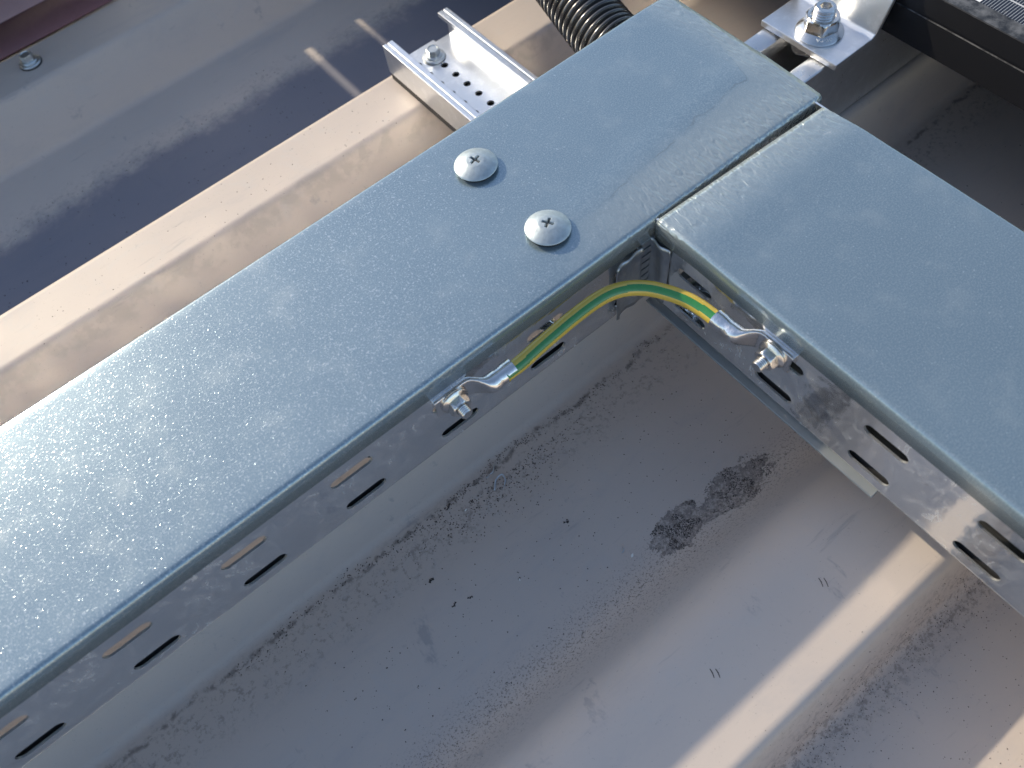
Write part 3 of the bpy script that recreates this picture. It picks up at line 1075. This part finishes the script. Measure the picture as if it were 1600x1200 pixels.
cb = thing('clamp_nut', 'large flanged hexagon nut on a threaded stud, seated on the L-shaped clamp', 'nut', (0.1655, 0.0475, ZR + 0.0041), (0, 0, 0))
nut(cb, 'flange_nut', 0.0165, 0.0100, 0.0, STEEL, flange=0.0124, fh=0.0024, bore=0.0056, phase=-0.25)
stud(cb, 0.0056, 0.001, 0.0150, STEEL, 0.0015, socket=0.0027)
fc = bpy.data.curves.new('flange_marking', 'FONT')
fc.body = 'A2-70'
fc.size = 0.0034
fc.extrude = 0.00014
fc.align_x = 'CENTER'
tmp = bpy.data.objects.new('flange_marking', fc)
COL.objects.link(tmp)
dg = bpy.context.evaluated_depsgraph_get()
me = bpy.data.meshes.new_from_object(tmp.evaluated_get(dg))
bpy.data.objects.remove(tmp)
# bend the lettering round the flange
A0 = math.radians(232)
for v in me.vertices:
    rad_ = 0.0096 + v.co.y * 0.62
    ang = A0 + v.co.x / 0.0104
    z = 0.00265 - (v.co.y * 0.62) * 0.42 + v.co.z
    v.co = Vector((rad_ * math.cos(ang), rad_ * math.sin(ang), z))
me.materials.clear()
me.materials.append(simple('stamped_marking', (0.9, 0.9, 0.88), 0.6, 0.35))
o = bpy.data.objects.new('flange_marking', me)
COL.objects.link(o)
o.parent = cb

# ---------------------------------------------------------------- solar panel on the right
def cell_mat():
    k = NT('solar_glass')
    x, y, z = k.xyz(k.co)      # object origin at a cell corner
    P_ = 0.166
    def wrap(v, p):
        return k.math('SUBTRACT', v, k.math('MULTIPLY', k.math('FLOOR', k.math('DIVIDE', v, p)), p))
    cx = wrap(x, P_ + 0.003)
    cyv = wrap(k.math('MULTIPLY', y, -1.0), P_ + 0.003)
    gx = k.math('GREATER_THAN', cx, P_)
    gy = k.math('GREATER_THAN', cyv, P_)
    neg = k.math('MAXIMUM', k.math('LESS_THAN', x, 0.0), k.math('GREATER_THAN', y, 0.0))
    gap = k.math('MAXIMUM', gx, gy)
    gap = k.math('MAXIMUM', gap, k.math('MULTIPLY', neg, k.math('LESS_THAN', y, 0.009)))
    fing = k.math('LESS_THAN', wrap(y, 0.00145), 0.00030)
    bus = k.math('LESS_THAN', k.math('ABSOLUTE', k.math('SUBTRACT', wrap(x, 0.0183), 0.0112)), 0.00045)
    dust = k.noise(k.co, 220, 5, 0.75)
    c = k.mix(k.ss(dust, 0.58, 0.75), (0.012, 0.014, 0.022), (0.09, 0.085, 0.08))
    c = k.mix(k.math('MULTIPLY', fing, 0.85), c, (0.34, 0.35, 0.37))
    c = k.mix(bus, c, (0.50, 0.50, 0.50))
    c = k.mix(gap, c, (0.78, 0.78, 0.76))
    k.setp(col=c, rough=0.22, spec=0.5)
    return k.m
CELL = cell_mat()
def panel(name_label, x0, x1, y0, y1, ztop, cat_loc, dusty=True, corner=(0.012, 0)):
    H = 0.030
    t = thing('solar_panel', name_label, 'solar panel', (x0, y0, ztop - H), (0, 0, 0))
    X, Y = x1 - x0, y1 - y0
    # four frame bars, each a stepped extrusion
    fm = t
    def bar(P, L):
        sec = [(0, 0), (0, 0.0170), (0.0006, 0.0173), (0.0006, 0.0186), (0, 0.0189), (0, H - 0.0004), (0.0004, H), (0.0100, H), (0.0104, H - 0.0008), (0.0104, H - 0.006), (0.0018, H - 0.006), (0.0018, 0.0018), (0.028, 0.0018), (0.028, 0)]
        bm = bmesh.new()
        # mitred ends
        a = [bm.verts.new(P(i_, i_, z)) for i_, z in sec]
        b = [bm.verts.new(P(L - i_, i_, z)) for i_, z in sec]
        n = len(sec)
        for i in range(n):
            bm.faces.new((a[i], a[(i + 1) % n], b[(i + 1) % n], b[i]))
        bm.faces.new(a)
        bm.faces.new(list(reversed(b)))
        o = mk('frame_bar', bm, FRAMEDUST, fm, smooth=False)
    bar(lambda s, i_, z: Vector((i_, s, z)), Y)
    bar(lambda s, i_, z: Vector((X - i_, s, z)), Y)
    bar(lambda s, i_, z: Vector((s, i_, z)), X)
    bar(lambda s, i_, z: Vector((s, Y - i_, z)), X)
    bm = bmesh.new()
    ox, oy = corner
    box(bm, 0.0106 - ox, X - 0.0106 - ox, 0.0106 - oy, Y - 0.0106 - oy, 0, 0.004)
    o = mk('glass', bm, CELL, t, smooth=False)
    o.location = (ox, oy, H - 0.0056)
    return t
k = NT('dusty_black_frame')
x, y, z = k.xyz(k.co)
nz = k.n('ShaderNodeNewGeometry')
up = k.xyz(nz.outputs['Normal'])[2]
du = k.noise(k.co, 130, 5, 0.7)
dm = k.math('MULTIPLY', k.ss(up, 0.6, 0.95), k.ss(du, 0.35, 0.7))
k.setp(col=k.mix(k.math('MULTIPLY', dm, 0.85), (0.010, 0.010, 0.012), (0.15, 0.15, 0.155)), rough=0.42, spec=0.35)
FRAMEDUST = k.m
panel('black framed solar panel in the upper right corner', 0.193, 1.22, -0.75, 1.0, -0.003, None, corner=(0.0118, 0.75 - 0.0081))

# unseen panels added beyond the frame to throw the long shade at the upper left
ZS = 0.030
YSL = math.tan(ELEV) / math.cos(AZ)
YS = 0.2545 + (ZS + 0.085) / YSL
GX = 0.0015 - (ZS - 0.015 + 0.120) / YSL * math.tan(-AZ)
GH = (0.030 / YSL * math.tan(-AZ) + 0.0024) / 2
def shade_panel(x0, x1, label):
    return panel(label, x0, x1, YS, YS + 0.55, ZS, None)
shade_panel(-1.76, GX - GH, 'unseen solar panel added to shade the upper left, left of the narrow gaps')
shade_panel(GX + 0.046 + GH, 1.80, 'unseen solar panel added to shade the upper left, right of the narrow gaps')
bm = bmesh.new()
box(bm, GX + GH, GX + 0.046 - GH, YS + 0.0005, YS + 0.55, ZS - 0.026, ZS - 0.001)  # unseen strip added here; its side gaps make the light streaks
o = mk('streak_strip', bm, FRAMEDUST, smooth=False)
bevel(o, 0.0006)
tag(o, 'unseen dark strip added between the two shading panels to shape the light streaks', 'strip')

# ---------------------------------------------------------------- added sheet standing in for a fingertip blur at the far left corner
fl = thing('blur_sheet', 'added dusty pink and maroon sheet standing in for a fingertip blur in the top left corner', 'stand-in sheet')
bm = bmesh.new()
loft(bm, [[Vector((x, 0.4555, -0.0838)), Vector((x, 0.470, -0.083)), Vector((x, 0.4855, -0.080))] for x in (-1.5, -0.085)])
o = mk('lower_blur', bm, MAROON, fl)
solid(o, 0.001)
bm = bmesh.new()
loft(bm, [[Vector((x, 0.4860, -0.0795)), Vector((x, 0.56, -0.070)), Vector((x, 0.70, -0.06))] for x in (-1.5, -0.085)])
o = mk('upper_blur', bm, DUSTPINK, fl)
solid(o, 0.001)

# ---------------------------------------------------------------- dirt, chips and shavings
bm = bmesh.new()
def roof_z(y):
    for a, b in zip(prof, prof[1:]):
        if a.y <= y <= b.y and b.y > a.y:
            return a.z + (b.z - a.z) * (y - a.y) / (b.y - a.y)
    return ZP
prof_n = [p for p in prof if -0.5 < p.y < 0.7]
prof_all = prof
prof = prof_n
def grain(x, y, s, el=1.0):
    z = roof_z(y) + s * 0.2
    vs = []
    an = random.random() * 6.28
    for dx, dy, dz in ((1, 0, -0.3), (-0.5, 0.8, -0.3), (-0.6, -0.7, -0.3), (0.1, 0.1, 0.7)):
        dx *= el
        q = Vector((dx * math.cos(an) - dy * math.sin(an), dx * math.sin(an) + dy * math.cos(an), dz * 0.8))
        q *= s * random.uniform(0.6, 1.3)
        vs.append(bm.verts.new((x + q.x, y + q.y, z + q.z)))
    for f in ((0, 1, 3), (1, 2, 3), (2, 0, 3), (0, 2, 1)):
        bm.faces.new([vs[i] for i in f])
for _ in range(1000):
    x = random.uniform(-0.26, 0.02)
    dens = 1.0 if -0.15 < x < -0.07 else 0.5
    if random.random() > dens:
        continue
    y = 0.0045 + random.gauss(0, 0.0016) + 0.0022 * math.sin(x * 55) + 0.001 * math.sin(x * 190)
    grain(x, y, random.uniform(0.0002, 0.00060))
for _ in range(700):
    grain(random.uniform(-0.24, 0.05), random.uniform(-0.09, 0.005), random.choice((0.00018, 0.00025, 0.0003, 0.0005)))
for _ in range(500):
    x = random.gauss(-0.105, 0.03)
    grain(x, -0.002 - abs(random.gauss(0, 0.009)), random.uniform(0.0002, 0.0006))
for _ in range(1100):
    grain(random.uniform(-0.24, -0.04), -0.088 + random.gauss(0, 0.0055), random.choice((0.00016, 0.0002, 0.0003)))
from mathutils import noise as mnoise
for _ in range(4200):
    a = random.random() * 6.28
    r = math.sqrt(random.random()) * 1.15
    cx, cyy, rx, ry = random.choice(((-0.0140, -0.0835, 0.0185, 0.0095), (-0.0505, -0.081, 0.0160, 0.0085)))
    gx, gy = cx + rx * r * math.cos(a), cyy + ry * r * math.sin(a)
    if mnoise.noise(Vector((gx * 130, gy * 130, 3.1))) + 0.5 * mnoise.noise(Vector((gx * 420, gy * 420, 0))) > 0.05 + 0.5 * (r - 0.7):
        grain(gx, gy, random.uniform(0.00018, 0.0005))
for _ in range(900):
    grain(random.uniform(-0.10, 0.06), -0.188 + random.gauss(0, 0.007), random.choice((0.00018, 0.00025, 0.0004)))
for _ in range(500):
    grain(random.uniform(-0.10, 0.06), random.uniform(-0.25, -0.18), random.choice((0.00018, 0.00025, 0.0004)))
for _ in range(260):
    grain(random.uniform(-0.3, 0.0), random.uniform(0.27, 0.36), random.choice((0.0002, 0.0004, 0.0006)))
for _ in range(120):
    grain(random.uniform(-0.25, 0.0), random.uniform(0.21, 0.25), random.choice((0.0002, 0.0003, 0.0005)))
for _ in range(120):
    grain(random.uniform(0.10, 0.30), random.uniform(-0.1, 0.03), random.choice((0.0003, 0.0004, 0.0006)))
for px, py, s in ((-0.0902, -0.0426, 0.0016), (-0.1604, -0.0218, 0.0018), (-0.1582, -0.0387, 0.0013), (-0.150, -0.041, 0.0012), (-0.1309, 0.0029, 0.0016), (-0.1265, -0.0490, 0.0007)):
    for _ in range(5):
        grain(px + random.gauss(0, s * 0.5), py + random.gauss(0, s * 0.3), s * 0.6)
o = mk('dirt_grains', bm, GRIT, smooth=False)
tag(o, 'dark soil grains and grit lying in the roof pans', 'dirt', kind='stuff')

def flat_poly(bm, ptsxy, h=0.00025, lift=0.0002):
    a = [bm.verts.new((x, y, roof_z(y) + lift)) for x, y in ptsxy]
    b = [bm.verts.new((x, y, roof_z(y) + lift + h)) for x, y in ptsxy]
    n = len(a)
    for i in range(n):
        bm.faces.new((a[i], a[(i + 1) % n], b[(i + 1) % n], b[i]))
    bm.faces.new(b)
    bm.faces.new(list(reversed(a)))
def chip(px, py, s, rot, mat, label, name='chip'):
    bm = bmesh.new()
    q = [(1, 0), (0.4, 0.5), (-0.6, 0.35), (-1, -0.2), (-0.1, -0.5)]
    flat_poly(bm, [(px + s * (a * math.cos(rot) - b * math.sin(rot)), py + s * (a * math.sin(rot) + b * math.cos(rot))) for a, b in q])
    tag(mk(name, bm, mat, smooth=False), label, 'chip')
chip(-0.0776, -0.0761, 0.0012, 0.4, WHITE, 'pale chip at the left tip of the mud patch', 'pale_chip')
chip(-0.1267, -0.0498, 0.0007, 1.1, WHITE, 'tiny pale chip in the middle of the dirty pan', 'pale_chip')
chip(-0.1250, -0.0045, 0.0009, 0.1, WHITE, 'small pale chip next to the dirt line beside the curled shaving', 'pale_chip')
def shaving(pts, wdt, label):
    bm = bmesh.new()
    P = catmull(pts, 10)
    rows = []
    for i, p in enumerate(P):
        f = i / len(P)
        t = (P[min(i + 1, len(P) - 1)] - P[max(0, i - 1)]).normalized()
        side = t.cross(Vector((math.sin(5 * f), 0.3, math.cos(5 * f)))).normalized()
        rows.append([p - side * wdt, p + side * wdt])
    loft(bm, rows)
    o = mk('metal_shaving', bm, SHAVE)
    solid(o, 0.00012)
    tag(o, label, 'metal shaving')
z0 = ZP + 0.001
shaving([(-0.1075, -0.0060, z0), (-0.1035, -0.0025, z0 + 0.001), (-0.0995, -0.0025, z0 + 0.0018), (-0.1000, -0.0060, z0 + 0.0012), (-0.1035, -0.0085, z0)], 0.0005, 'curled bright metal shaving beside the dirt line')
shaving([(-0.1065, 0.0020, z0), (-0.1020, 0.0022, z0 + 0.001), (-0.0985, 0.0052, z0)], 0.0004, 'small dull metal shaving right on the dirt line')
shaving([(-0.0805, -0.0722, z0), (-0.0790, -0.0716, z0 + 0.0006), (-0.0782, -0.0700, z0)], 0.00025, 'tiny metal sliver at the upper left of the mud patch')
# paired dark scratch dashes on the crest
for lab, dd in (('pair of short dark dashes on the rib nearer the branch tray', (((-0.0328, -0.1411), (-0.0343, -0.1448)), ((-0.0312, -0.1425), (-0.0327, -0.1462)))),
                ('pair of short dark dashes on the rib near the bottom of the picture', (((-0.0942, -0.1379), (-0.0954, -0.1415)), ((-0.0925, -0.1394), (-0.0936, -0.1430))))):
    bm = bmesh.new()
    for (x0_, y0_), (x1_, y1_) in dd:
        mx, my = (x0_ + x1_) / 2 + 0.00025, (y0_ + y1_) / 2
        hw = 0.00016
        flat_poly(bm, [(x0_ - hw, y0_), (x0_ + hw, y0_), (mx + hw * 1.4, my), (x1_ + hw, y1_), (x1_ - hw, y1_), (mx - hw * 1.4, my)], 0.00006, 0.00005)
    tag(mk('dash_mark', bm, GRIT, smooth=False), lab, 'mark', 'pairs of dark dashes on the rib')
